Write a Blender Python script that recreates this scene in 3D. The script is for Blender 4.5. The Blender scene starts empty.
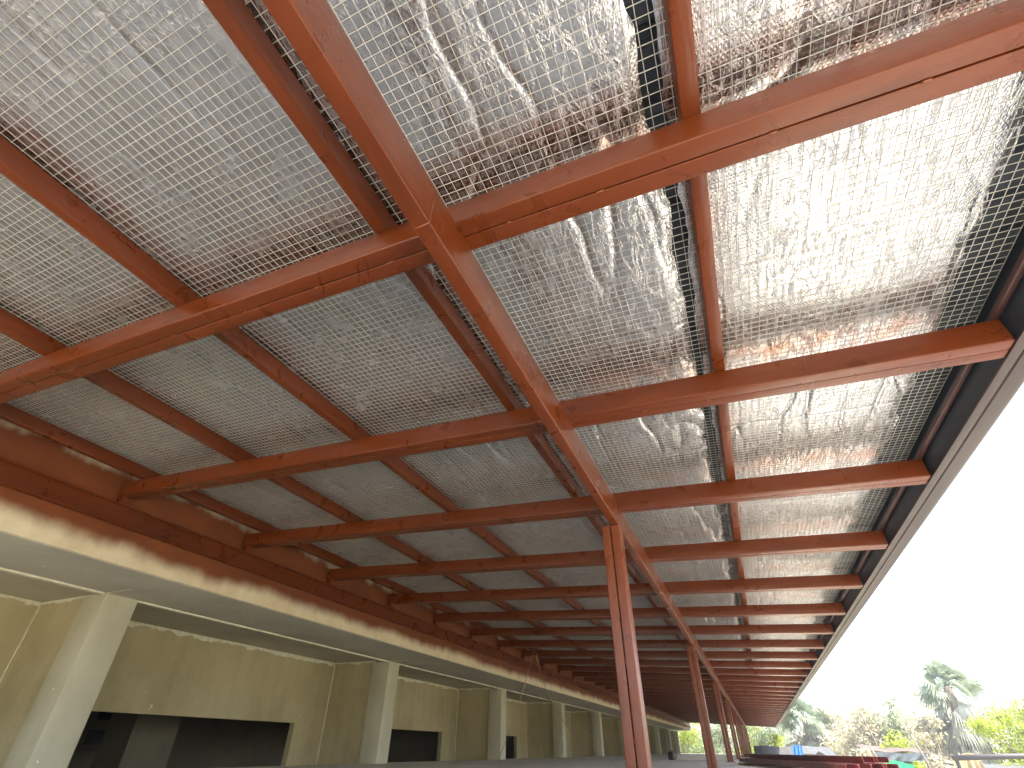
import bpy, bmesh, math, random
import numpy as np
from mathutils import Vector, Matrix
random.seed(7); RNG = np.random.default_rng(11)
SC = bpy.context.scene; COL = SC.collection
R = math.radians

# ------------------------------------------------------------------ measures (metres, eye height = 0)
XB, ZB, WB, HB = -0.706, 1.60, 0.073, 0.23        # long beam: right lower edge, height, width
RW, RH, SL = 0.152, 0.149, -0.058                 # rafter width, height, roof fall towards the eaves
RY0, RDY, NR = 1.027, 1.568, 35                   # first rafter, spacing, number
YEND, YBEG = 55.4, -1.7
XL = -5.5                                         # wall face the rafters run into
FZ = -0.25                                        # top of the slab
GZ = -3.3                                         # ground
def zr(x): return ZB + HB + SL * (x - XB)         # underside of the rafters
PH = 0.12                                         # purlin height
def zt(x): return zr(x) + RH + PH                 # top of the purlins
PURL = [-5.24, -3.885, -2.55, -1.155, 0.232, 1.572]

# ------------------------------------------------------------------ materials
def newmat(name):
    m = bpy.data.materials.new(name); m.use_nodes = True
    nt = m.node_tree; return m, nt, nt.nodes['Principled BSDF']
def nd(nt, t, **kw):
    n = nt.nodes.new(t)
    for k, v in kw.items():
        if k in n.inputs: n.inputs[k].default_value = v
        else: setattr(n, k, v)
    return n
def lk(nt, a, b): nt.links.new(a, b)
def coords(nt, scale=(1, 1, 1), rot=(0, 0, 0)):
    tc = nd(nt, 'ShaderNodeTexCoord'); mp = nd(nt, 'ShaderNodeMapping')
    mp.inputs['Scale'].default_value = scale; mp.inputs['Rotation'].default_value = rot
    lk(nt, tc.outputs['Object'], mp.inputs['Vector']); return mp.outputs['Vector']
def ramp(nt, fac, stops):
    r = nd(nt, 'ShaderNodeValToRGB'); el = r.color_ramp.elements
    el[0].position, el[0].color = stops[0][0], (*stops[0][1], 1)
    el[1].position, el[1].color = stops[-1][0], (*stops[-1][1], 1)
    for p, c in stops[1:-1]:
        e = el.new(p); e.color = (*c, 1)
    lk(nt, fac, r.inputs['Fac']); return r.outputs['Color']
def noise(nt, vec, scale, detail=4, rough=.55, dist=0.):
    n = nd(nt, 'ShaderNodeTexNoise'); n.inputs['Scale'].default_value = scale
    n.inputs['Detail'].default_value = detail; n.inputs['Roughness'].default_value = rough
    n.inputs['Distortion'].default_value = dist
    lk(nt, vec, n.inputs['Vector']); return n.outputs['Fac']
def bump(nt, b, h, strength, dist, prev=None):
    bp = nd(nt, 'ShaderNodeBump'); bp.inputs['Strength'].default_value = strength; bp.inputs['Distance'].default_value = dist
    lk(nt, h, bp.inputs['Height'])
    if prev: lk(nt, prev, bp.inputs['Normal'])
    lk(nt, bp.outputs['Normal'], b.inputs['Normal']); return bp.outputs['Normal']
def mix(nt, fac, a, c, mode='MIX'):
    m = nd(nt, 'ShaderNodeMix'); m.data_type = 'RGBA'; m.blend_type = mode
    for s, v in ((0, fac), (6, a), (7, c)):
        if hasattr(v, 'is_output'): lk(nt, v, m.inputs[s])
        elif s == 0: m.inputs[0].default_value = v
        else: m.inputs[s].default_value = (*v, 1)
    return m.outputs[2]
def math_(nt, op, a, b=None, c=None, clamp=False):
    m = nd(nt, 'ShaderNodeMath'); m.operation = op; m.use_clamp = clamp
    for i, v in enumerate((a, b, c)):
        if v is None: continue
        if hasattr(v, 'is_output'): lk(nt, v, m.inputs[i])
        else: m.inputs[i].default_value = v
    return m.outputs[0]

def mat_primer(name, stretch, base=(.135, .027, .0035), dark=(.075, .014, .0025), light=(.205, .047, .008), rough=.27):
    m, nt, b = newmat(name)
    v = coords(nt, stretch)
    n1 = noise(nt, v, 2.2, 6, .6); n2 = noise(nt, coords(nt), 26, 4, .6); n3 = noise(nt, coords(nt), 5.0, 5, .6, .6)
    c = ramp(nt, n1, [(.28, dark), (.46, base), (.60, base), (.78, light)])
    c2 = ramp(nt, n3, [(.37, tuple(.5 * k for k in base)), (.42, base)])
    c = mix(nt, .2, c, c2)
    lk(nt, c, b.inputs['Base Color'])
    b.inputs['Specular IOR Level'].default_value = .42
    rr = nd(nt, 'ShaderNodeMapRange'); lk(nt, n3, rr.inputs[0]); rr.inputs[3].default_value = rough - .12; rr.inputs[4].default_value = rough + .2
    lk(nt, rr.outputs[0], b.inputs['Roughness'])
    p = bump(nt, b, n2, .12, .004); bump(nt, b, n1, .35, .02, p)
    return m
M = {}
M['red_x'] = mat_primer('red_oxide_across', (.55, 3, 5))
M['red_y'] = mat_primer('red_oxide_along', (3, .5, 5))
M['red_z'] = mat_primer('red_oxide_upright', (5, 5, .7), base=(.20, .052, .020), light=(.33, .12, .06))
M['red_stack'] = mat_primer('red_oxide_stock', (2, 1, 4), base=(.17, .035, .032), dark=(.09, .014, .016), light=(.32, .13, .12), rough=.3)
def plain(name, col, rough=.6, metal=0., nscale=8, var=.18, bmp=.15, bd=.006, stretch=(1, 1, 1)):
    m, nt, b = newmat(name)
    v = coords(nt, stretch); n = noise(nt, v, nscale, 6, .62)
    lo = tuple(k * (1 - var) for k in col); hi = tuple(min(1, k * (1 + var)) for k in col)
    lk(nt, ramp(nt, n, [(.3, lo), (.7, hi)]), b.inputs['Base Color'])
    b.inputs['Roughness'].default_value = rough; b.inputs['Metallic'].default_value = metal
    if bmp: bump(nt, b, noise(nt, coords(nt), nscale * 6, 4, .6), bmp, bd)
    return m
M['weld'] = plain('weld_bead_paint', (.22, .06, .02), .4, nscale=60)
M['galv'] = plain('galvanised_wire', (.54, .525, .48), .42, .2, nscale=4, var=.08, bmp=0)
M['roof'] = plain('slate_blue_roof_sheet', (.022, .03, .042), .45, .2, nscale=2)
M['gutter'] = plain('brown_grey_gutter', (.045, .027, .023), .42, .1, nscale=3, stretch=(4, .3, 4))
M['eave'] = plain('maroon_eave_channel', (.05, .02, .018), .4, 0, nscale=3, stretch=(4, .3, 4))
M['plaster_pale'] = plain('pale_plaster', (.82, .78, .62), .85, nscale=14, var=.16)

def mat_plaster(name, base, dark, light, streak=.35):
    m, nt, b = newmat(name)
    v = coords(nt); n1 = noise(nt, v, .9, 7, .62); n2 = noise(nt, coords(nt, (2.2, 2.2, .35)), 2.4, 6, .6); n3 = noise(nt, v, 40, 4, .6)
    c = ramp(nt, n1, [(.3, dark), (.52, base), (.75, light)])
    c2 = ramp(nt, n2, [(.35, dark), (.6, base)])
    c = mix(nt, streak, c, c2)
    sp = noise(nt, v, 6.5, 3, .5)
    c = mix(nt, math_(nt, 'MULTIPLY', math_(nt, 'GREATER_THAN', sp, .735), .6), c, tuple(min(1, k * 1.7) for k in light))
    lk(nt, c, b.inputs['Base Color']); b.inputs['Roughness'].default_value = .82
    p = bump(nt, b, n3, .4, .008); bump(nt, b, n2, .3, .02, p)
    return m
M['wall'] = mat_plaster('olive_cream_wall', (.54, .47, .28), (.38, .325, .185), (.65, .58, .37))
M['pillar'] = mat_plaster('grey_green_pillar', (.58, .55, .41), (.46, .43, .31), (.68, .65, .50))
M['soffit'] = mat_plaster('grey_soffit', (.60, .57, .47), (.46, .43, .35), (.68, .65, .55), .15)
M['concrete'] = mat_plaster('slab_concrete', (.58, .545, .46), (.48, .45, .38), (.66, .62, .54), .1)
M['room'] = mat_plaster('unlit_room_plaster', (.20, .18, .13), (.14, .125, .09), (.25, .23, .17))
M['black'] = plain('black_plastic_and_hole_shade', (.012, .012, .014), .35, nscale=10)  # plastic of the can; also the painted dark of the inner wall holes
# wall band with red overspray: a sprayed edge that wanders along the wall
m, nt, b = newmat('cream_band_with_red_overspray'); M['band'] = m
tc = nd(nt, 'ShaderNodeTexCoord'); sx = nd(nt, 'ShaderNodeSeparateXYZ'); lk(nt, tc.outputs['Object'], sx.inputs[0])
na = noise(nt, coords(nt, (.2, 1.0, .2)), 1.3, 4, .55); nb = noise(nt, coords(nt, (1, 1, 1)), 7, 5, .6)
z = math_(nt, 'ADD', sx.outputs['Z'], math_(nt, 'MULTIPLY', math_(nt, 'SUBTRACT', na, .5), -.26))
z = math_(nt, 'ADD', z, math_(nt, 'MULTIPLY', math_(nt, 'SUBTRACT', nb, .5), -.07))
lowr = nd(nt, 'ShaderNodeMapRange'); lowr.interpolation_type = 'SMOOTHSTEP'; lk(nt, z, lowr.inputs[0]); lowr.inputs[1].default_value = 1.55; lowr.inputs[2].default_value = 1.73
nc = noise(nt, coords(nt, (.3, 1.6, .8)), 1.1, 5, .6)
hi = nd(nt, 'ShaderNodeMapRange'); hi.interpolation_type = 'SMOOTHSTEP'; lk(nt, math_(nt, 'ADD', sx.outputs['Z'], math_(nt, 'MULTIPLY', nc, .55)), hi.inputs[0]); hi.inputs[1].default_value = 2.55; hi.inputs[2].default_value = 2.67
cream = ramp(nt, noise(nt, coords(nt), 5, 6, .6), [(.3, (.70, .58, .38)), (.7, (.82, .72, .52))])
red = ramp(nt, noise(nt, coords(nt, (1, .5, 1)), 3, 6, .6), [(.3, (.145, .033, .005)), (.7, (.22, .056, .010))])
c = mix(nt, lowr.outputs[0], cream, red); c = mix(nt, math_(nt, 'MULTIPLY', hi.outputs[0], .8), c, cream)
lk(nt, c, b.inputs['Base Color']); b.inputs['Roughness'].default_value = .7
bump(nt, b, nb, .2, .01)

# aluminium foil with a woven backing
m, nt, b = newmat('reflective_foil'); M['foil'] = m
v = coords(nt)
b.inputs['Metallic'].default_value = 1.0
fc = ramp(nt, noise(nt, v, 2.5, 5, .6), [(.3, (.53, .54, .565)), (.7, (.65, .66, .685))])
sx = nd(nt, 'ShaderNodeSeparateXYZ'); tcf = nd(nt, 'ShaderNodeTexCoord'); lk(nt, tcf.outputs['Object'], sx.inputs[0])
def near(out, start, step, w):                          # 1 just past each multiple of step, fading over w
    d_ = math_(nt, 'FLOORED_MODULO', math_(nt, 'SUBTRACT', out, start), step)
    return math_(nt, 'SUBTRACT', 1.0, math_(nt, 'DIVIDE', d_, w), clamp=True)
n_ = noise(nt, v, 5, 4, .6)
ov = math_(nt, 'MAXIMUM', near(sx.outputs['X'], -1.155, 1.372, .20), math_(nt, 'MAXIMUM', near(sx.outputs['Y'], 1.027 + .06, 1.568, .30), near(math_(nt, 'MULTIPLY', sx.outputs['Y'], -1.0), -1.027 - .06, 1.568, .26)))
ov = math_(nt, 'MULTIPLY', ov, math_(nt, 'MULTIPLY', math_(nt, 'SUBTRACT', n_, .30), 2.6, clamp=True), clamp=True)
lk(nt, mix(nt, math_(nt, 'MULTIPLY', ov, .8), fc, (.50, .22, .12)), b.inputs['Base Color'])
rr = nd(nt, 'ShaderNodeMapRange'); lk(nt, noise(nt, v, 6, 5, .6), rr.inputs[0]); rr.inputs[3].default_value = .19; rr.inputs[4].default_value = .33
lk(nt, rr.outputs[0], b.inputs['Roughness'])
w1 = nd(nt, 'ShaderNodeTexWave'); w1.inputs['Scale'].default_value = 22; w1.inputs['Distortion'].default_value = .6; w1.bands_direction = 'X'
lk(nt, coords(nt, (1, 1, 1), (0, 0, R(35))), w1.inputs['Vector'])
w2 = nd(nt, 'ShaderNodeTexWave'); w2.inputs['Scale'].default_value = 22; w2.inputs['Distortion'].default_value = .6; w2.bands_direction = 'X'
lk(nt, coords(nt, (1, 1, 1), (0, 0, R(-35))), w2.inputs['Vector'])
p = bump(nt, b, math_(nt, 'MAXIMUM', w1.outputs['Fac'], w2.outputs['Fac']), .15, .004)
cr = noise(nt, coords(nt, (3.2, .8, 1)), 5, 5, .6, 1.2)
crr = math_(nt, 'POWER', math_(nt, 'SUBTRACT', 1.0, math_(nt, 'MULTIPLY', math_(nt, 'ABSOLUTE', math_(nt, 'SUBTRACT', cr, .5)), 2.4), clamp=True), 30)
p = bump(nt, b, crr, .3, .010, p)
vo = nd(nt, 'ShaderNodeTexVoronoi'); vo.inputs['Scale'].default_value = 16; vo.feature = 'F1'; lk(nt, coords(nt, (1.6, .7, 1)), vo.inputs['Vector'])
p = bump(nt, b, vo.outputs['Distance'], .07, .010, p)

# ------------------------------------------------------------------ helpers
def obj(name, verts, faces, mat, parent=None, smooth=False, label=None):
    me = bpy.data.meshes.new(name); me.from_pydata([tuple(v) for v in verts], [], faces); me.update()
    if smooth:
        me.polygons.foreach_set('use_smooth', [True] * len(me.polygons))
    me.materials.append(mat)
    o = bpy.data.objects.new(name, me); COL.objects.link(o)
    if parent is not None:
        o.parent = parent
        w = Vector((0, 0, 0)); q = parent
        while q is not None: w += q.location; q = q.parent
        o.location = -w if parent.type == 'EMPTY' else Vector((0, 0, 0))
    if label: o['label'] = label
    return o
def tag(o, label, cat, group=None, kind=None):
    o['label'] = label; o['category'] = cat
    if group: o['group'] = group
    if kind: o['kind'] = kind
    return o
def thing(name, loc, label, cat, group=None):
    o = bpy.data.objects.new(name, None); COL.objects.link(o); o.location = loc; o.empty_display_size = .3
    return tag(o, label, cat, group)
def struct(o): o['kind'] = 'structure'; return o
class G:
    """collects faces of one mesh"""
    def __init__(s): s.v = []; s.f = []
    def add(s, vs, fs):
        n = len(s.v); s.v += [tuple(p) for p in vs]; s.f += [tuple(i + n for i in f) for f in fs]; return s
    def box(s, x0, x1, y0, y1, z0, z1):
        return s.add([(x0, y0, z0), (x1, y0, z0), (x1, y1, z0), (x0, y1, z0), (x0, y0, z1), (x1, y0, z1), (x1, y1, z1), (x0, y1, z1)],
                     [(0, 3, 2, 1), (4, 5, 6, 7), (0, 1, 5, 4), (1, 2, 6, 5), (2, 3, 7, 6), (3, 0, 4, 7)])
    def loft(s, rings, cap=True):
        n = len(rings[0]); vs = [p for r in rings for p in r]; fs = []
        for k in range(len(rings) - 1):
            for i in range(n):
                j = (i + 1) % n; fs.append((k * n + i, k * n + j, (k + 1) * n + j, (k + 1) * n + i))
        if cap: fs.append(tuple(range(n))[::-1]); fs.append(tuple((len(rings) - 1) * n + i for i in range(n)))
        return s.add(vs, fs)
    def tube(s, pts, rads, n=6, cap=True):
        rings = []
        for k, p in enumerate(pts):
            p = Vector(p); a = Vector(pts[max(0, k - 1)]); c = Vector(pts[min(len(pts) - 1, k + 1)]); d = (c - a).normalized()
            u = d.cross(Vector((0, 0, 1)));
            if u.length < 1e-3: u = d.cross(Vector((0, 1, 0)))
            u.normalize(); w = d.cross(u); r = rads[k] if hasattr(rads, '__len__') else rads
            rings.append([p + u * (r * math.cos(t)) + w * (r * math.sin(t)) for t in [2 * math.pi * i / n for i in range(n)]])
        return s.loft(rings, cap)
    def make(s, name, mat, parent=None, smooth=False, label=None): return obj(name, s.v, s.f, mat, parent, smooth, label)
def rrect(a0, a1, b0, b1, r, seg=3, radii=None):
    """rounded rectangle outline in the (a, b) plane, anticlockwise; radii per corner from (a0,b0) round"""
    rs = radii or (r, r, r, r); pts = []
    for (ca, cb, t0), q in zip(((a0, b0, 180), (a1, b0, 270), (a1, b1, 0), (a0, b1, 90)), rs):
        cx = ca + (q if ca == a0 else -q); cy = cb + (q if cb == b0 else -q)
        for i in range(seg + 1):
            t = R(t0 + 90 * i / seg); pts.append((cx + q * math.cos(t), cy + q * math.sin(t)))
    return pts
def shade(o, ang=40):
    me = o.data; me.polygons.foreach_set('use_smooth', [True] * len(me.polygons))
    try: me.set_sharp_from_angle(angle=R(ang))
    except Exception: pass
    return o

# ------------------------------------------------------------------ steel canopy
can = thing('steel_canopy', (XB - .04, 30, FZ), 'long red oxide painted steel canopy frame running beside the plastered building', 'canopy')

def rafter(k):
    y = RY0 + (k - 1) * RDY; g = G(); xa, xb_ = XL + .03, 1.60
    for side in (0, 1):
        y0, y1 = (y, y + RW / 2 - .0022) if side == 0 else (y + RW / 2 + .0022, y + RW)
        rad = (.009, .004, .004, .009) if side == 0 else (.004, .009, .009, .004)
        sec = rrect(y0, y1, 0, RH, 0, 3, rad)
        jit = random.Random(k * 7 + side); n = 13
        rings = []
        for i in range(n):
            x = xa + (xb_ - xa) * i / (n - 1); dz = jit.uniform(-.0012, .0012); dy = jit.uniform(-.001, .001) * (1 if k < 4 else 0)
            rings.append([(x, a + dy, zr(x) + b_ + dz) for a, b_ in sec])
        g.loft(rings)
    o = shade(g.make('rafter', M['red_x'], can), 50)
    if -1 < k <= 5:                                    # tack welds that close the seam underneath
        rnd = random.Random(k); x = -5.2 + rnd.uniform(0, .3)
        while x < 1.5:
            L = rnd.uniform(.009, .02)
            w = G(); zz = zr(x)
            w.tube([(x - L, y + RW / 2, zz + .002), (x - L * .5, y + RW / 2, zz - .0018), (x, y + RW / 2, zz - .0012), (x + L * .6, y + RW / 2, zz - .002), (x + L, y + RW / 2, zz + .002)], [.002, .0045, .0035, .0048, .002], 6)
            w.make('weld', M['weld'], o, True); x += rnd.uniform(.38, .62)
    return o
for k in range(0, NR + 1): rafter(k)

# purlins, one run each
for i, x in enumerate(PURL):
    g = G(); w = .068 if i < 5 else .036
    sec = rrect(x, x + w, 0, PH if i < 5 else .035, .006, 3)
    ys = np.linspace(YBEG, YEND, 60); rnd = random.Random(i)
    g.loft([[(a + dx, y, zr(a) + RH + .0015 + b_) for a, b_ in sec] for y, dx in ((yy, rnd.uniform(-.0015, .0015)) for yy in ys)])
    shade(g.make('purlin', M['red_y'] if i < 5 else M['eave'], can), 50)

# long beam under the rafters, in spliced lengths
rnd = random.Random(4); cuts = [YBEG, 1.08 - .22] + [0.86 + 6.0 * i for i in range(1, 9)] + [YEND - .1]
bm0 = G(); 
for a, c in zip(cuts[:-1], cuts[1:]):
    sec = rrect(XB - WB, XB, ZB, ZB + HB - .002, .008, 3)
    bm0.loft([[(p, yy, q) for p, q in sec] for yy in (a + .0012, c - .0012)])
mb = shade(bm0.make('main_beam', M['red_y'], can), 50)
for c in cuts[1:-1]:                                   # splice welds round the joints
    w = G(); pts = [(XB + .001, c, ZB + HB - .02), (XB + .0015, c + .002, ZB + .15), (XB + .001, c - .002, ZB + .08), (XB + .001, c, ZB + .012), (XB - .01, c, ZB - .001), (XB - .04, c + .002, ZB - .0015), (XB - WB + .01, c, ZB - .001)]
    w.tube(pts, .0035, 6); w.make('weld', M['weld'], mb, True)

# columns: two channels toe to toe
for k in range(9):
    y = 3.985 + 4 * RDY * k; g = G(); x0, x1 = XB - .152, XB; g0 = G()
    for side in (0, 1):
        a0, a1 = (x0, x0 + .0715) if side == 0 else (x0 + .0805, x1)
        rad = (.009, .004, .004, .009) if side == 0 else (.004, .009, .009, .004)
        sec = rrect(a0, a1, y, y + .15, 0, 3, rad)
        g.loft([[(p, q, z_) for p, q in sec] for z_ in np.linspace(FZ + .012, ZB - .003, 9)])
    o = shade(g.make('column', M['red_z'], can), 50)
    g = G().box(x0 - .05, x1 + .05, y - .05, y + .2, FZ + .001, FZ + .012); g.make('base_plate', M['red_z'], o)
    if k < 3:
        rnd = random.Random(20 + k); z_ = FZ + .3
        while z_ < ZB - .1:
            w = G(); w.tube([(x0 + .076, y + .003, z_ - .02), (x0 + .076, y - .001, z_), (x0 + .076, y + .003, z_ + .02)], [.002, .0045, .002], 6)
            w.make('weld', M['weld'], o, True); z_ += rnd.uniform(.35, .5)

# channel bolted to the wall; flanges stick out towards the walkway
g = G(); zc0, zc1, t = 1.83, 2.035, .006; xo = XL + .066
prof = [(XL + .002, zc0), (xo, zc0), (xo, zc0 + .018), (xo - t, zc0 + .018), (xo - t, zc0 + t), (XL + .010, zc0 + t), (XL + .010, zc1 - t), (xo - t, zc1 - t), (xo - t, zc1 - .018), (xo, zc1 - .018), (xo, zc1), (XL + .002, zc1)]
g.loft([[(p, y, q) for p, q in prof] for y in (YBEG, YEND - .2)])
wc = g.make('wall_channel', M['red_y'], can)
y = .9; rnd = random.Random(9)
while y < 14:
    w = G(); w.tube([(XL + .010, y, 1.94), (XL + .020, y, 1.94)], [.011, .009], 6); w.make('bolt', M['red_y'], wc); y += 1.15 + rnd.uniform(-.1, .1)
for k in range(1, 13):                                 # seats under the rafter ends
    y = RY0 + (k - 1) * RDY
    g = G().box(XL + .001, XL + .075, y + .02, y + .13, zc1 + .001, zr(XL) - .005); g.make('rafter_seat', M['red_x'], can)

# eave channel, gutter, roof sheet
g = G(); prof = rrect(1.614, 1.658, 1.70, 1.99, .006, 3)
g.loft([[(p, y, q) for p, q in prof] for y in (YBEG, YEND)]); shade(g.make('eave_channel', M['roof'], can), 50)
g = G(); prof = rrect(1.603, 1.657, 1.684, 1.699, .005, 3); g.loft([[(p, y, q) for p, q in prof] for y in (YBEG, YEND)]); shade(g.make('eave_lip', M['gutter'], can), 50)
g = G(); prof = [(1.660, 1.93), (1.660, 1.690), (1.668, 1.682), (1.690, 1.681), (1.720, 1.6805), (1.745, 1.681), (1.762, 1.684), (1.774, 1.692), (1.781, 1.706), (1.785, 1.75), (1.787, 1.80), (1.790, 1.86), (1.790, 1.90), (1.775, 1.905), (1.770, 1.76), (1.760, 1.70), (1.68, 1.70), (1.675, 1.93)]
g.loft([[(p, y, q) for p, q in prof] for y in (YBEG, YEND)]); shade(g.make('gutter', M['gutter'], can), 30)
g = G(); ys = []; y = YBEG
while y < YEND: ys += [(y, 0), (y + .15, 0), (y + .17, .03), (y + .21, .03)]; y += .23
vs = []; fs = []
for y, h in ys: vs += [(XL + .004, y, zt(XL) + .10 + h), (1.70, y, zt(1.70) + .06 + h)]
for i in range(len(ys) - 1): fs.append((2 * i, 2 * i + 1, 2 * i + 3, 2 * i + 2))
n = len(vs); vs += [(x, y, z_ + .002) for x, y, z_ in vs]; fs += [tuple(n + q for q in f[::-1]) for f in list(fs)]
g.add(vs, fs); g.make('roof_sheet', M['roof'], can)

# ------------------------------------------------------------------ value noise on arrays
def vnoise(x, y, seed):
    xi = np.floor(x).astype(np.int64); yi = np.floor(y).astype(np.int64); fx = x - xi; fy = y - yi
    def h(a, c):
        q = (a * 374761393 + c * 668265263 + seed * 974634777) & 0xffffffff
        q = ((q ^ (q >> 13)) * 1274126177) & 0xffffffff
        return ((q ^ (q >> 16)) & 0xffff) / 65535. * 2 - 1
    u = fx * fx * (3 - 2 * fx); w = fy * fy * (3 - 2 * fy)
    return (h(xi, yi) * (1 - u) + h(xi + 1, yi) * u) * (1 - w) + (h(xi, yi + 1) * (1 - u) + h(xi + 1, yi + 1) * u) * w
def grid_obj(name, X, Y, Z, mat, parent=None):
    nr, nc = X.shape; me = bpy.data.meshes.new(name)
    co = np.stack([X, Y, Z], -1).reshape(-1, 3).astype(np.float32)
    idx = np.arange(nr * nc).reshape(nr, nc)
    q = np.stack([idx[:-1, :-1], idx[:-1, 1:], idx[1:, 1:], idx[1:, :-1]], -1).reshape(-1, 4)
    me.vertices.add(len(co)); me.vertices.foreach_set('co', co.ravel())
    me.loops.add(q.size); me.loops.foreach_set('vertex_index', q.ravel().astype(np.int32))
    me.polygons.add(len(q)); me.polygons.foreach_set('loop_start', np.arange(0, q.size, 4, dtype=np.int32))
    me.polygons.foreach_set('use_smooth', np.ones(len(q), bool)); me.update(calc_edges=True); me.validate()
    me.materials.append(mat); o = bpy.data.objects.new(name, me); COL.objects.link(o); return o

# ------------------------------------------------------------------ foil sheets lying on the wire mesh
rows = np.concatenate([np.arange(YBEG, .25, .05), np.arange(.25, 4.4, .0115), np.arange(4.4, 9, .024), np.arange(9, 20, .07), np.arange(20, YEND, .3)])
FO = [(-5.40, -3.86, 'foil sheet along the building wall, outermost on that side'),
      (-3.90, -2.52, 'foil sheet second from the building wall, evenly lit with fine crinkles'),
      (-2.56, -1.13, 'foil sheet just left of the long beam, grey with one bright long crease'),
      (-1.17, 0.135, 'heavily creased foil sheet over the long beam with a ragged dark right edge'),
      (0.20, 1.44, 'bright foil sheet nearest the eaves, reflecting daylight')]
for i, (x0, x1, lab) in enumerate(FO):
    nc = int((x1 - x0) / .0115); u = np.linspace(0, 1, nc)
    U, Y = np.meshgrid(u, rows); X = x0 + (x1 - x0) * U
    # ragged long edges
    e0 = .010 * vnoise(Y * 5, Y * 0, 31 + i) + .006 * vnoise(Y * 17, Y * 0, 41 + i); e1 = .014 * vnoise(Y * 6, Y * 0, 51 + i) + .010 * vnoise(Y * 15, Y * 0, 61 + i)
    X = X + e0 * (1 - U) ** 6 + e1 * U ** 6
    s = 100 * i; amp = [1.2, 1.2, 1.4, 1.4, 1.1][i]
    wx = X + .05 * vnoise(X * 3, Y * 2.2, s + 1) + .02 * vnoise(X * 9, Y * 6, s + 2)
    def ridges(fx, fy, seed, pw): return np.clip(1 - np.abs(vnoise(wx * fx, Y * fy, seed)) * 1.15, 0, 1) ** pw
    m1 = np.clip(vnoise(X * 1.4, Y * .9, s + 3) + (.6 if i == 3 else .42), 0, 1); m2 = np.clip(vnoise(X * 2.2, Y * 1.5, s + 4) + .2, 0, 1)
    Zd = .011 * (vnoise(X * 2.0, Y * 1.6, s + 5) + 1) + .0020 * (vnoise(X * 6, Y * 3, s + 6) + 1) + .0004 * (vnoise(X * 22, Y * 9, s + 7) + 1)
    Zd += amp * (.023 * m1 * ridges(5.2, .45, s + 8, 26) + .009 * m2 * ridges(7.5, .9, s + 9, 18) + .0022 * m1 * ridges(13, 1.5, s + 10, 14) + .0016 * m2 * ridges(9, 5, s + 21, 16))
    Zd += .0008 * amp * np.clip(1 - np.abs(vnoise(X * 14 + Y * 6, Y * 12, s + 12)) * 1.2, 0, 1) ** 6
    # taped cross joints
    for yj in np.arange(1.95 + .31 * (i % 2), 50, 1.568 * 1.0):
        Zd += .006 * np.exp(-((Y - yj - .012 * vnoise(X * 4, X * 0, s + 13)) / .012) ** 2)
    lift = .03 * np.clip((U - .93) / .07, 0, 1) ** 2 * (1 + .6 * vnoise(Y * 4, Y * 0, s + 14)) if i in (3, 4) else 0
    Z = zr(X) + RH + PH + .0085 + Zd * .8 + lift * .6 + .002 * (i % 2)
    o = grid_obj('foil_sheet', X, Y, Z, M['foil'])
    tag(o, lab, 'foil', 'foil insulation sheets above the wire mesh')

# ------------------------------------------------------------------ welded wire mesh over the purlins
PIT = .0415; r = .00125; g_v = []; g_f = []
def wires(P, Q):                                       # P: list of polylines (n, k, 3) arrays, square section
    for pl in P:
        k = len(pl); n = sum(len(a) for a in g_v)
        off = np.array([(-1, -1), (1, -1), (1, 1), (-1, 1)]) * r
        ax = Q                                         # axis the wire runs along
        vv = np.repeat(pl, 4, 0); o4 = np.tile(off, (k, 1))
        if ax == 'y': vv[:, 0] += o4[:, 0]; vv[:, 2] += o4[:, 1]
        else: vv[:, 1] += o4[:, 0]; vv[:, 2] += o4[:, 1]
        g_v.append(vv); a = np.arange(k - 1)[:, None] * 4
        for i in range(4):
            j = (i + 1) % 4; g_f.append(np.concatenate([n + a + i, n + a + j, n + a + 4 + j, n + a + 4 + i], 1))
def sag(x, y): return -.004 * (vnoise(np.asarray(x) * 1.3, np.asarray(y) * .9, 77) * .5 + .5) * 1.0
MX = np.arange(-5.42, 1.60, PIT); MY = np.arange(YBEG, YEND, PIT)
yy = np.concatenate([np.arange(YBEG, 9, .21), np.arange(9, YEND, 1.2), [YEND]])
wires([np.stack([x + .0035 * vnoise(yy * 1.1, yy * 0 + j * 7.3, 5) + .002 * vnoise(yy * .3, yy * 0, 6), yy, zr(x) + RH + PH + .003 + sag(x, yy)], 1) for j, x in enumerate(MX)], 'y')
for j, y in enumerate(MY):
    xx = np.append(np.arange(-5.43, 1.5, .23), 1.60) if y < 9 else np.array([-5.43, -3.8, -2.5, -1.1, .3, 1.61])
    wires([np.stack([xx, y + .004 * vnoise(xx * 1.1, xx * 0 + j * .11, 8) + .0015 * vnoise(xx, xx * 0 + j * 3.1, 9), zr(xx) + RH + PH + .0055 + sag(xx, y + 0 * xx)], 1)], 'x')
V = np.concatenate(g_v).astype(np.float32); F = np.concatenate(g_f).astype(np.int32)
me = bpy.data.meshes.new('wire_mesh'); me.vertices.add(len(V)); me.vertices.foreach_set('co', V.ravel())
me.loops.add(F.size); me.loops.foreach_set('vertex_index', F.ravel()); me.polygons.add(len(F)); me.polygons.foreach_set('loop_start', np.arange(0, F.size, 4, dtype=np.int32))
me.update(calc_edges=True); me.materials.append(M['galv'])
o = bpy.data.objects.new('wire_mesh', me); COL.objects.link(o)
tag(o, 'pale welded wire mesh stretched over the purlins under the foil', 'wire mesh')

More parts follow.
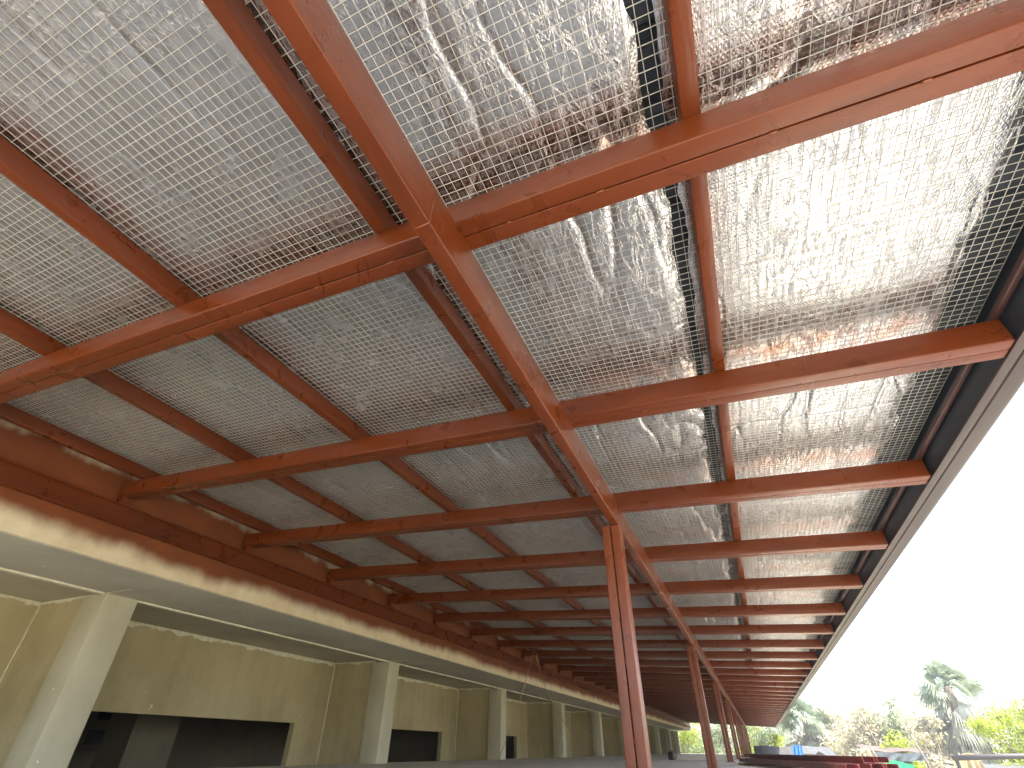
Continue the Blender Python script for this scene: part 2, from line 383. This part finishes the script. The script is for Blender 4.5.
# ------------------------------------------------------------------ building on the left
PY0, PDY, NP = 3.55, 5.72, 10
bld = thing('building', (-6.9, 28, FZ), 'long olive plastered building with a row of square pillars under a concrete beam', 'building')
YB0 = PY0 - PDY
g = G().box(-6.7, XL, YB0 - 1, YEND, 1.492, 2.72); 
g = G(); g.add([(XL, YB0 - 1, 1.492), (XL, YEND, 1.492), (XL, YEND, 2.75), (XL, YB0 - 1, 2.75), (XL - .03, YB0 - 1, 1.492), (XL - .03, YEND, 1.492), (XL - .03, YEND, 2.75), (XL - .03, YB0 - 1, 2.75)],
      [(0, 1, 2, 3), (5, 4, 7, 6), (0, 4, 5, 1), (3, 2, 6, 7), (0, 3, 7, 4), (1, 5, 6, 2)]).make('painted_band', M['band'], bld, label='cream beam face with a wavy edge of red overspray')
G().box(-6.70, XL - .031, YB0 - 1, YEND - .003, 1.487, 2.7).make('edge_beam', M['soffit'], bld)
G().box(-11.2, -6.703, YB0 - 1, YEND - .3, 1.535, 1.75).make('ceiling', M['soffit'], bld)
def ragged(name, p0, p1, axis, w, th, seed, step=.03, mat='plaster_pale'):
    """a plaster strip from p0 to p1 whose free edge is ragged; axis = direction it spreads in"""
    p0 = Vector(p0); p1 = Vector(p1); ax = Vector(axis[0]); nn = Vector(axis[1]); L = (p1 - p0).length; n = max(4, int(L / step)); t = np.linspace(0, 1, n)
    e = w * (.62 + .38 * vnoise(t * L * 5, t * 0, seed)) + w * .35 * np.clip(vnoise(t * L * 16, t * 0, seed + 1), 0, 1) + w * 1.0 * np.clip(vnoise(t * L * 1.6, t * 0, seed + 2) - .62, 0, 1)
    vs = []; fs = []
    for i in range(n):
        p = p0.lerp(p1, t[i]); vs += [p, p + ax * float(e[i]), p + nn * th, p + ax * float(e[i]) * .93 + nn * th]
    for i in range(n - 1):
        a = 4 * i; c = a + 4; fs += [(a + 2, a + 3, c + 3, c + 2), (a + 3, a + 1, c + 1, c + 3), (a, a + 2, c + 2, c)]
    return obj(name, vs, fs, M[mat], bld)
XW = -8.2; HEAD = .385
for k in range(-1, NP):
    y = PY0 + k * PDY
    w = .38 if k < NP - 1 else .45
    sec = rrect(-7.10, -6.70, y, y + w, .006, 2)
    g = G(); g.loft([[(p, q, z_) for p, q in sec] for z_ in (FZ + .001, .6, 1.486)]); shade(g.make('pillar', M['pillar'], bld), 50)
    G().box(XW + .003, -7.103, y + .10, y + .30, -1.21, 1.532).make('fin_wall', M['wall'], bld)
    ragged('plaster_seam', (XW + .01, y + .0985, 1.531), (-7.10, y + .0985, 1.531), ((0, 0, -1), (0, -1, 0)), .055, .006, 300 + k)
    if k == NP - 1: break
    ye = y + PDY
    # back wall of the bay with its opening
    o0, o1 = y + 1.21, y + (5.02 if k < 2 else 4.84)
    g = G(); g.box(XW - .12, XW, y + .302, o0, -1.21, 1.533); g.box(XW - .12, XW, o1, ye + .098, -1.21, 1.533)
    g.box(XW - .12, XW, o0 + .001, o1 - .001, HEAD, 1.533); g.make('back_wall', M['wall'], bld)
    ragged('plaster_seam', (XW + .001, y + .31, 1.532), (XW + .001, ye + .09, 1.532), ((0, 0, -1), (1, 0, 0)), .085, .008, 400 + k)
    ragged('plaster_seam', (XW + .002, ye + .097, 1.49), (XW + .002, ye + .097, -1.2), ((1, 0, 0), (0, -1, 0)), .035, .006, 500 + k)
    # pale arris along the inner edge of the soffit and the joint across it at each pillar
    G().box(-6.775, -6.704, y + .30, ye - .02, 1.468, 1.534).make('soffit_arris', M['plaster_pale'], bld)
    G().box(-6.70, -6.25, y - .008, y + .002, 1.4835, 1.4875).make('soffit_joint', M['plaster_pale'], bld)
    ragged('soffit_patch', (-6.6, y + .5, 1.486), (-6.6, ye - .5, 1.486), ((1, 0, 0), (0, 0, -1)), .10, .001, 600 + k, .05, 'soffit')
# room behind the openings
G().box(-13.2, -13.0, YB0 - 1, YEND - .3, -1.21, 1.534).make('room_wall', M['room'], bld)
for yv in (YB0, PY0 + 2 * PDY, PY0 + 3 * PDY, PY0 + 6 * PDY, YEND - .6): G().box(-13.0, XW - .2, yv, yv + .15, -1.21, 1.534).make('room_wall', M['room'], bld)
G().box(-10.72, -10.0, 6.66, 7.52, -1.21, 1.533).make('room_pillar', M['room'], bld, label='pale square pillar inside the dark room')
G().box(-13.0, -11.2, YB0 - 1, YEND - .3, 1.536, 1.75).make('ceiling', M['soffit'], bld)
# solid wall seen through the first bay, its openings' shade painted as black panels
g = G(); zz = [(-.25, .02), (.14, .26), (.345, .6)]
g.box(-12.15, -12.0, 6.0, 9.4, -.043, 1.2)
wv = g.make('inner_wall', M['room'], bld, label='grey green inner wall with two small black panels as the shade of square holes')
for (ya, yb, za, zb) in ((7.13, 7.56, .005, .25), (7.19, 7.50, .42, .56)):
    G().box(-11.999, -11.993, ya, yb, za, zb).make('hole_shade_panel', M['black'], wv)

# ------------------------------------------------------------------ slab, ground, curb
g = G().box(-7.12, 1.95, -8, YEND + 2.5, GZ + .02, FZ); o = struct(g.make('floor_slab', M['concrete'])); o['label'] = 'grey concrete floor slab under the canopy'
struct(G().box(-13.3, -7.121, -8, YEND + 2.5, GZ + .02, -1.2).make('interior_floor', M['concrete']))
m, nt, b = newmat('ground_mix'); M['ground'] = m
c = ramp(nt, noise(nt, coords(nt), .35, 8, .65), [(.3, (.10, .12, .04)), (.48, (.24, .22, .12)), (.7, (.42, .37, .26))]); lk(nt, c, b.inputs['Base Color']); b.inputs['Roughness'].default_value = .95
g = G(); g.add([(-400, -400, GZ), (400, -400, GZ), (400, 600, GZ), (-400, 600, GZ)], [(0, 1, 2, 3)]); struct(g.make('ground', M['ground']))
# pale concrete yard beside the building
m = plain('yard_concrete', (.19, .19, .187), .9, nscale=1.2, var=.22); M['yard'] = m
g = G(); g.add([(1.96, -14, GZ + .004), (11, -14, GZ + .004), (10.5, 20, GZ + .004), (1.96, 21, GZ + .004)], [(0, 1, 2, 3)]); struct(g.make('yard', M['yard']))
g = G().box(-2.5, -.9, 19.42, 19.56, FZ + .001, -.105); tag(g.make('curb', M['concrete']), 'low concrete upstand across the slab behind the second red column', 'curb')

# black can
t_ = thing('jerry_can', (-2.6, 18.9, FZ), 'small black plastic can standing on the slab by the low upstand', 'can')
g = G(); sec = rrect(-2.69, -2.52, 18.82, 18.98, .03, 3)
g.loft([[(-2.605 + (p + 2.605) * s_, 18.9 + (q - 18.9) * s_, z_) for p, q in sec] for z_, s_ in ((FZ, .94), (FZ + .02, 1), (FZ + .18, 1), (FZ + .22, .7))]); shade(g.make('can_body', M['black'], t_))
g = G(); g.tube([(-2.66, 18.9, FZ + .21), (-2.65, 18.9, FZ + .255), (-2.58, 18.9, FZ + .255), (-2.57, 18.9, FZ + .21)], .012, 6); g.make('handle', M['black'], t_)
g = G(); g.tube([(-2.545, 18.9, FZ + .2), (-2.54, 18.9, FZ + .24)], .018, 8); g.make('cap', M['black'], t_)

# ------------------------------------------------------------------ stock of steel channels lying on the slab
def channel(name, a, c, w, h, lab, grp='loose red steel channels lying on the slab'):
    a = Vector(a); c = Vector(c); d = (c - a).normalized(); s_ = d.cross(Vector((0, 0, 1))).normalized(); t = .005
    prof = [(-w / 2, 0), (w / 2, 0), (w / 2, h), (w / 2 - .018, h), (w / 2 - .018, h - t), (w / 2 - t, h - t), (w / 2 - t, t), (-w / 2 + t, t), (-w / 2 + t, h - t), (-w / 2 + .018, h - t), (-w / 2 + .018, h), (-w / 2, h)]
    g = G(); g.loft([[p + s_ * q[0] + Vector((0, 0, q[1])) for q in prof] for p in (a, a.lerp(c, .33) + Vector((0, 0, -.004)), a.lerp(c, .66), c)])
    return tag(g.make(name, M['red_stack']), lab, 'steel channel', grp)
labs = ['dark red steel channel at the left of the lower layer', 'red steel channel second from the left in the lower layer', 'red steel channel in the middle of the lower layer', 'red steel channel at the right of the lower layer',
        'faded red channel lying highest on the near pile', 'pinkish dusty channel on top at the right of the near pile', 'red channel on the left of the far pile behind', 'dark maroon channel on the right of the far pile']
ends = [((-.42, 14.2, -.20), (1.0, 8.4, -.20)), ((-.28, 14.6, -.20), (1.18, 8.7, -.20)), ((-.10, 14.9, -.20), (1.36, 9.0, -.20)), ((.10, 15.1, -.20), (1.56, 9.2, -.20)),
        ((-.30, 15.1, -.125), (1.32, 9.25, -.125)), ((-.02, 15.3, -.125), (1.54, 9.6, -.125)), ((-.30, 21.0, -.20), (.72, 15.4, -.20)), ((-.1, 21.4, -.20), (.95, 15.8, -.20))]
for (a, c), l in zip(ends, labs): channel('steel_channel', a, c, .15, .07, l)
for (cx, cy, l) in ((-.02, 13.6, 'timber bearer under the left end of the near pile'), (.95, 9.9, 'timber bearer under the right end of the near pile'), (.2, 19.6, 'timber bearer under the far pile of channels'), (.6, 16.7, 'second timber bearer under the far pile, nearer the eaves')):
    g = G(); L = .48; g.loft([[(cx + sx_, cy + q, FZ + zz_) for q, zz_ in rrect(-.04, .04, 0.001, .048, .005, 2)] for sx_ in (-L, L)])
    tag(g.make('timber_bearer', plain('timber', (.33, .24, .14), .8, nscale=6, stretch=(.3, 3, 3))) , l, 'timber', 'timber bearers under the steel')

# ------------------------------------------------------------------ thin cable hanging from a rafter
top = Vector((-4.5, 12.01, zr(-4.5) - .004))
def bez(p0, p1, p2, n=16): return [p0 * (1 - t) ** 2 + p1 * 2 * t * (1 - t) + p2 * t * t for t in np.linspace(0, 1, n)]
a = Vector((-5.42, 12.0, -.245)); c = Vector((-2.75, 12.05, -.245))
M['cord'] = plain('old_cord', (.36, .28, .19), .8)
g = G(); g.tube(bez(a, Vector((-4.85, 12, .9)), top, 14) + bez(top, Vector((-4.2, 12, .25)), c, 20)[1:], .006, 5)
tag(g.make('hanging_cord', M['cord']), 'thin cord looped over a rafter and hanging down to the slab beside the building', 'cord')
g = G(); g.tube([(-4.62, 20.9, zr(-4.6)), (-4.6, 20.9, 1.6), (-4.5, 20.9, 1.15)], .006, 5); tag(g.make('hanging_cord', M['cord']), 'short loose end of cord dangling from a rafter farther down the canopy', 'cord')

# ------------------------------------------------------------------ vegetation
def leafmat(name, col, tr=.35, var=.35):
    m, nt, b = newmat(name)
    v = coords(nt); c = ramp(nt, noise(nt, v, 1.7, 4, .7), [(.3, tuple(k * (1 - var) for k in col)), (.7, tuple(min(1, k * (1 + var)) for k in col))])
    lk(nt, c, b.inputs['Base Color']); b.inputs['Roughness'].default_value = .6
    t = nd(nt, 'ShaderNodeBsdfTranslucent'); lk(nt, c, t.inputs['Color']); ms = nd(nt, 'ShaderNodeMixShader'); ms.inputs[0].default_value = tr
    lk(nt, b.outputs[0], ms.inputs[1]); lk(nt, t.outputs[0], ms.inputs[2]); lk(nt, ms.outputs[0], nt.nodes['Material Output'].inputs['Surface']); return m
M['lf_dry'] = leafmat('dry_olive_leaves', (.42, .38, .25)); M['lf_green'] = leafmat('green_leaves', (.22, .27, .13)); M['lf_bright'] = leafmat('bright_leaves', (.30, .36, .03), .5)
M['lf_palm'] = leafmat('palm_leaves', (.19, .24, .14), .35); M['lf_dead'] = leafmat('dead_palm_leaves', (.33, .33, .25), .3, .4)
M['bark'] = plain('grey_bark', (.20, .16, .12), .9, nscale=5, stretch=(3, 3, .5))
def tree(x, y, top, rad, leaf, label, seed, nleaf=4600, size=.13, bare=.0, low=.0, name='tree', cat='tree', grp='trees beyond the slab'):
    rnd = random.Random(seed); z0 = GZ; H = top - z0
    t = thing(name, (x, y, z0), label, cat, grp)
    g = G(); lean = Vector((rnd.uniform(-.3, .3), rnd.uniform(-.3, .3), 0)); fork = z0 + H * .38
    base = Vector((x, y, z0)); f = Vector((x, y, fork)) + lean
    g.tube([base, base.lerp(f, .5) + Vector((.05, 0, 0)), f], [.17, .13, .11], 7)
    tips = []
    for i in range(9):
        a = i * 2.4 + rnd.uniform(-.4, .4); rr = rad * rnd.uniform(.45, .95); zz = z0 + H * rnd.uniform(.55 - low, .95)
        if i == 0: rr *= .2; zz = z0 + H * .97
        e = Vector((x + lean.x + rr * math.cos(a), y + lean.y + rr * math.sin(a), zz)); mid = f.lerp(e, .5) + Vector((rnd.uniform(-.2, .2), rnd.uniform(-.2, .2), .2))
        g.tube([f, mid, e], [.07, .045, .015], 5); tips += [e, f.lerp(e, .7)]
        for j in range(4):
            s_ = mid.lerp(e, rnd.uniform(0, 1)); e2 = s_ + Vector((rnd.uniform(-1, 1), rnd.uniform(-1, 1), rnd.uniform(-.1, .9))) * rad * .38
            if e2.z > top: e2.z = top
            g.tube([s_, s_.lerp(e2, .5) + Vector((0, 0, .06)), e2], [.022, .014, .006], 4); tips.append(e2)
    g.make('trunk', M['bark'], t, True)
    vs = []; fs = []; nr = np.random.default_rng(seed); cl = [tp + Vector((rnd.uniform(-.2, .2), rnd.uniform(-.2, .2), rnd.uniform(-.25, .1))) for tp in tips for _ in (0, 1)]
    per = int(nleaf * (1 - bare) / len(cl))
    for cpt in cl:
        cs = rad * rnd.uniform(.14, .26); k = int(per * rnd.uniform(.4, 1.6))
        P = nr.normal(0, 1, (k, 3)) * (cs, cs, cs * .75) * .6 + np.array(cpt); P = P[P[:, 2] < top + .15]
        for p in P:
            d = nr.normal(0, 1, 3); d /= np.linalg.norm(d); e = np.cross(d, nr.normal(0, 1, 3)); e /= np.linalg.norm(e) + 1e-6; s_ = size * nr.uniform(.6, 1.3); n = len(vs)
            vs += [p - d * s_, p + e * s_ * .42, p + d * s_, p - e * s_ * .42]; fs.append((n, n + 1, n + 2, n + 3))
    obj('crown', vs, fs, leaf, t); return t
def fan(g, base, dirv, L, fw, nb, droop, rnd, roll=0.):
    """a fan leaf: petiole, then nb pleated blades"""
    base = Vector(base); d = Vector(dirv).normalized(); side = d.cross(Vector((0, 0, 1)));
    if side.length < .05: side = Vector((1, 0, 0))
    side.normalize(); up = side.cross(d)
    side, up = side * math.cos(roll) + up * math.sin(roll), up * math.cos(roll) - side * math.sin(roll)
    hub = base + d * L * .45 - Vector((0, 0, 1)) * droop * L * .1
    g.tube([base, base.lerp(hub, .5) + up * .03, hub], [.025, .018, .012], 4)
    for i in range(nb):
        a = (i / (nb - 1) - .5) * 2 * fw; b_ = d * math.cos(a) + side * math.sin(a); LL = L * .55 * (.75 + .25 * math.cos(a)) * rnd.uniform(.88, 1.08)
        w = up.cross(b_).normalized() * (LL * .042)
        m_ = hub + b_ * LL * .6 + up * .02; tip = hub + b_ * LL - Vector((0, 0, 1)) * LL * (.12 + droop * .35)
        g.add([hub, m_ + w, tip, m_ - w], [(0, 1, 2, 3)])
def palm(x, y, top, L, label, seed, skirt=1.7, tilt=.0, nf=46):
    rnd = random.Random(seed); t = thing('palm_tree', (x, y, GZ), label, 'palm tree', 'palm trees')
    hz = top - L * .62; g = G(); pts = []; n = 14
    for i in range(n): u = i / (n - 1); pts.append((x - tilt * (1 - u) * .5, y, GZ + (hz - GZ) * u))
    g.tube(pts, [.26 - .06 * i / n + (.012 if i % 2 else 0) for i in range(n)], 9); g.make('trunk', M['bark'], t, True)
    g = G()
    for i in range(nf):
        a = i * 2.399 + rnd.uniform(-.2, .2); el = R(rnd.choice((75, 60, 45, 28, 12, -5, -22)) + rnd.uniform(-8, 8))
        fan(g, (x, y, hz + rnd.uniform(-.1, .15)), (math.cos(a) * math.cos(el), math.sin(a) * math.cos(el), math.sin(el)), L * rnd.uniform(.7, 1.05), 1.25, 17, .7, rnd, R(rnd.uniform(-75, 75)))
    g.make('crown', M['lf_palm'], t)
    g = G()
    for i in range(110):
        a = i * 2.399; u = i / 110; z_ = hz + .05 - u * skirt * .85; el = R(-38 - 36 * rnd.random()); 
        fan(g, (x, y, z_), (math.cos(a) * math.cos(el), math.sin(a) * math.cos(el), math.sin(el)), L * rnd.uniform(.8, 1.6), .5, 9, 1.0, rnd, R(rnd.uniform(-80, 80)))
    g.make('dead_frond_skirt', M['lf_dead'], t, label='hanging skirt of dry grey fronds'); return t
palm(11.2, 41, 4.55, 2.0, 'tall fan palm above the trees near the right edge, dry fronds hanging down its trunk', 3, 2.6)
palm(3.7, 50, 3.5, 2.3, 'drooping palm close to the end of the gutter, left of the other palm', 8, 2.6)
T = [
 (5.2, 50, 2.3, 2.3, 'lf_dry', 'dry olive tree just right of the drooping palm', .1),
 (6.9, 46, 2.2, 2.1, 'lf_dry', 'sparse yellowish tree between the two palms, behind the low sheds', .1),
 (8.3, 46, 2.7, 1.7, 'lf_green', 'greener tree with the thin leaning pole in front of it', .1),
 (10.1, 47, 3.2, 2.4, 'lf_dry', 'half bare tree with pale blossom colour left of the tall palm', .45),
 (9.0, 40, 1.5, 1.6, 'lf_dry', 'low dry tree below the half bare one', .1),
 (13.6, 50, 3.0, 2.2, 'lf_dry', 'dusty tree right behind the tall palm', .2),
 (17.0, 52, 2.2, 2.5, 'lf_green', 'green tree at the far right behind the yellow bush', .1),
 (1.4, 66, 2.6, 2.6, 'lf_green', 'tree seen just past the roof end, right of the last columns', .1),
 (-1.2, 70, 2.6, 2.6, 'lf_bright', 'yellow green tree past the far end of the canopy', .1),
 (-4.3, 68, 2.9, 2.8, 'lf_green', 'tree filling the gap between the second and third column', .1),
 (-7.2, 72, 3.0, 2.8, 'lf_bright', 'yellow tree right of the last building pillar', .1),
 (-9.4, 74, 3.4, 3.0, 'lf_green', 'tree partly behind the last building pillar', .1),
 (8.6, 62, 3.2, 3.0, 'lf_dry', 'pale tree farthest back between the two palms', .1),
 (13.2, 64, 3.6, 3.2, 'lf_dry', 'pale rounded tree farthest back, left of the tall palm', .1),
 (20.5, 66, 3.2, 3.4, 'lf_green', 'pale green tree farthest back at the right edge', .1)]
for i, (x, y, tp, rd, lf, lb, br) in enumerate(T): tree(x, y, tp + .25, rd, M[lf], lb, 50 + i, bare=br, low=.3)
tree(9.05, 26.5, 1.5, 1.75, M['lf_bright'], 'bright yellow green bush at the right edge above the dark pipe', 90, 15000, .07, low=.3, name='bush', cat='bush', grp='bushes')
tree(5.4, 30.0, .75, 1.0, M['lf_bright'], 'small bright green bush below the tall palm, left of the tan sheet', 91, 3000, .08, low=.3, name='bush', cat='bush', grp='bushes')
tree(3.6, 27.0, .05, .9, M['lf_dry'], 'low dry shrub between the two sheds', 92, 2600, .08, low=.3, name='bush', cat='bush', grp='bushes')
tree(.6, 42, .9, 1.0, M['lf_bright'], 'yellowish shrub rising behind the left shed roof', 93, 2400, .09, low=.3, name='bush', cat='bush', grp='bushes')

# ------------------------------------------------------------------ sheds, covers, pipe
M['grey_sheet'] = plain('weathered_grey_sheet', (.06, .062, .06), .7, nscale=2, var=.3); M['brown_sheet'] = plain('rusty_sheet', (.085, .06, .045), .8, nscale=3, var=.3)
M['blue'] = plain('blue_plastic', (.04, .16, .50), .5, nscale=9, var=.4); M['green'] = plain('green_net', (.02, .42, .16), .6, nscale=8, var=.35)
M['slate'] = plain('bluish_cover', (.09, .11, .12), .6, nscale=3, var=.35); M['tan'] = plain('tan_cover', (.34, .25, .13), .8, nscale=4, var=.2); M['char'] = plain('charcoal_cover', (.03, .028, .025), .8, nscale=5)
def shed(x0, x1, y, zr0, zr1, depth, wallm, roofm, label, nposts=3):
    t = thing('shed', ((x0 + x1) / 2, y + depth / 2, GZ), label, 'shed', 'low sheds beyond the slab')
    g = G(); n = 40; vs = []; fs = []
    for i in range(n):
        x = x0 + (x1 - x0) * i / (n - 1); w = .004 * math.sin(i * 1.9) + .03 * math.sin(i * .31)
        vs += [(x, y - .15, zr0 + w), (x, y + depth, zr1 + w), (x, y - .15, zr0 + w - .035), (x, y + depth, zr1 + w - .035)]
    for i in range(n - 1):
        a = 4 * i; c = a + 4; fs += [(a, c, c + 1, a + 1), (a + 2, a + 3, c + 3, c + 2), (a, a + 2, c + 2, c), (a + 1, c + 1, c + 3, a + 3)]
    g.add(vs, fs); g.make('roof', M[roofm], t)
    g = G().box(x0 + .1, x1 - .1, y + depth * .7, y + depth * .72, GZ, min(zr0, zr1) - .06); g.make('wall', M[wallm], t)
    for i in range(nposts):
        x = x0 + .08 + (x1 - x0 - .16) * i / (nposts - 1); g = G(); g.tube([(x, y, GZ), (x, y, zr0 - .04)], .035, 6); g.make('post', M['bark'], t)
    return t
shed(-.3, 3.25, 31.5, -.12, .22, 3.0, 'grey_sheet', 'grey_sheet', 'low shed with weathered grey sheet roof behind the pile of red steel')
shed(3.95, 5.95, 27.6, .02, .24, 2.6, 'slate', 'brown_sheet', 'low shed with rusty brown roof edge and green netting, near the tall palm')
shed(6.1, 9.6, 23.2, -.42, -.30, 3.2, 'brown_sheet', 'grey_sheet', 'low shed at the right edge behind the dark pipe')
def cloth(x0, x1, y, z0, z1, m, name, label, cat, seed, amp=.05, slope=0.):
    nx, nz = 36, 16; rnd = random.Random(seed); vs = []; fs = []
    for side in (0, 1):
        for j in range(nz):
            for i in range(nx):
                u = i / (nx - 1); v = j / (nz - 1); x = x0 + (x1 - x0) * u + .02 * math.sin(v * 5 + seed)
                d = amp * (math.sin(u * 17 + v * 2 + seed) * .6 + math.sin(u * 31 + seed * 2 + v * 4) * .4) * (.4 + .6 * v)
                z_ = z1 + (z0 - z1) * v + .02 * math.sin(u * 9 + seed) + slope * u; vs.append((x, y - d + side * .006, z_))
    for s_ in (0, 1):
        o_ = s_ * nx * nz
        for j in range(nz - 1):
            for i in range(nx - 1):
                a = o_ + j * nx + i; q = (a, a + 1, a + nx + 1, a + nx); fs.append(q if s_ else q[::-1])
    o = obj(name, vs, fs, M[m], None, True); return tag(o, label, cat)
cloth(1.42, 1.86, 31.2, -.42, .24, 'blue', 'blue_sheet', 'crumpled bright blue plastic sheet hung on the edge of the left shed roof', 'plastic sheet', 2, .08)
cloth(1.85, 2.9, 31.25, -.5, -.14, 'green', 'green_net', 'dull green cloth under the left shed roof, right of the blue sheet', 'netting', 5, .05, -.12)
cloth(4.05, 5.35, 27.35, -.95, -.18, 'green', 'green_net', 'vivid green netting hanging under the rusty shed roof', 'netting', 9, .06, -.2)
cloth(4.1, 5.9, 27.40, -.28, -.02, 'slate', 'grey_cover', 'bluish grey cover sagging under the rusty roof edge', 'cover', 12, .05, 0)
cloth(5.6, 6.35, 23.0, -.5, -.05, 'tan', 'tan_sheet', 'torn tan sheet hanging below the dark pipe', 'sheet', 15, .05, .05)
g = G(); yy_ = 24.2
vs = [(1.72, yy_, -.22), (1.95, yy_, 0.01), (2.34, yy_, -.22), (1.62, yy_, -.62), (2.42, yy_, -.62)]; n = len(vs)
vs += [(x, y + 1.1, z_ - .06) for x, y, z_ in vs]
g.add(vs, [(0, 1, 2, 4, 3), (8, 9, 7, 6, 5), (0, 5, 6, 1), (1, 6, 7, 2), (2, 7, 9, 4), (4, 9, 8, 3), (3, 8, 5, 0)])
g2 = G().box(1.6, 2.45, 24.15, 25.35, GZ, -.63)
hut = thing('hut', (2.0, 24.7, GZ), 'small hut with a dark pitched cover in front of the left shed', 'hut'); g.make('pitched_cover', M['char'], hut); g2.make('wall', M['grey_sheet'], hut)
g = G(); g.tube([(5.35, 21.9, -.13), (6.9, 21.9, -.075), (9.0, 21.95, -.03), (12.5, 22, .03)], [.075, .07, .07, .07], 8); M['pipe'] = plain('dark_pipe', (.05, .045, .045), .6, nscale=3)
ps = thing('pipe_rail', (8, 21.9, GZ), 'thick dark pipe running level along the right edge on posts', 'pipe'); g.make('pipe', M['pipe'], ps, True)
for x in (5.45, 8.4, 11.8): g = G(); g.tube([(x, 21.95, GZ), (x, 21.95, -.1)], .05, 6); g.make('post', M['pipe'], ps)
def pole(pts, r_, lab): g = G(); g.tube(pts, r_, 5); return tag(g.make('pole', M['bark'], None, True), lab, 'pole', 'thin leaning poles')
pole([(5.15, 33, GZ), (5.25, 33, .35), (5.1, 33, 1.2), (4.93, 33, 2.05)], .035, 'thin grey pole leaning left in front of the green tree')
pole([(5.2, 24, GZ), (5.12, 24, -.3), (4.95, 24, .5)], .03, 'thin pale stick leaning beside the right end of the green netting')
pole([(3.98, 26, GZ), (4.02, 26, -.3), (3.9, 26, .28)], .025, 'short stick crossing the rusty roof edge')

# ------------------------------------------------------------------ air
g = G().box(-60, 80, -30, 110, GZ - 1, 8)
hz = g.make('haze', bpy.data.materials.new('haze_air')); hz['kind'] = 'stuff'; hm = hz.data.materials[0]; hm.use_nodes = True; nt = hm.node_tree
nt.nodes.remove(nt.nodes['Principled BSDF']); pv = nt.nodes.new('ShaderNodeVolumePrincipled'); pv.inputs['Color'].default_value = (.95, .97, 1, 1); pv.inputs['Density'].default_value = .0020; pv.inputs['Anisotropy'].default_value = .3
nt.links.new(pv.outputs[0], nt.nodes['Material Output'].inputs['Volume'])

# ------------------------------------------------------------------ light
w = bpy.data.worlds.new('World'); SC.world = w; w.use_nodes = True; nt = w.node_tree
sky = nt.nodes.new('ShaderNodeTexSky'); sky.sky_type = 'NISHITA'; sky.sun_disc = False
EL, AZ = R(60), R(112)                                  # azimuth from +Y towards +X
sky.sun_elevation = EL; sky.sun_rotation = AZ; sky.air_density = 1.0; sky.dust_density = 3.0; sky.ozone_density = .6
bg = nt.nodes['Background']; bg.inputs['Strength'].default_value = .15; nt.links.new(sky.outputs[0], bg.inputs['Color'])
sun = bpy.data.lights.new('sun', 'SUN'); sun.energy = 3.8; sun.angle = R(.53); sun.color = (1, .94, .83)
so = bpy.data.objects.new('sun', sun); COL.objects.link(so)
d = Vector((math.sin(AZ) * math.cos(EL), math.cos(AZ) * math.cos(EL), math.sin(EL))); so.rotation_euler = d.to_track_quat('Z', 'Y').to_euler(); so.location = d * 40

# ------------------------------------------------------------------ camera
yaw, pit, rol = .40464, .59807, .0085346
cy, sy, cp, sp = math.cos(yaw), math.sin(yaw), math.cos(pit), math.sin(pit)
Fw = Vector((-sy * cp, cy * cp, sp)); rt = Vector((cy, sy, 0)); up = rt.cross(Fw)
r2 = rt * math.cos(rol) + up * math.sin(rol); u2 = up * math.cos(rol) - rt * math.sin(rol)
cam = bpy.data.cameras.new('camera'); co = bpy.data.objects.new('camera', cam); COL.objects.link(co)
co.matrix_world = Matrix(((r2.x, u2.x, -Fw.x, 0), (r2.y, u2.y, -Fw.y, 0), (r2.z, u2.z, -Fw.z, 0), (0, 0, 0, 1)))
cam.sensor_width = 36; cam.lens = 484.51 / 1024 * 36; cam.shift_x = -(512.405 - 512) / 1024; cam.shift_y = (418.79 - 384) / 1024
cam.clip_start = .05; cam.clip_end = 2000
SC.camera = co
vs_ = SC.view_settings; vs_.view_transform = 'Standard'; vs_.look = 'None'; vs_.gamma = 1; vs_.use_curve_mapping = False
vs_.exposure = 2.45
SC.cycles.max_bounces = 12; SC.cycles.diffuse_bounces = 9; SC.cycles.glossy_bounces = 5
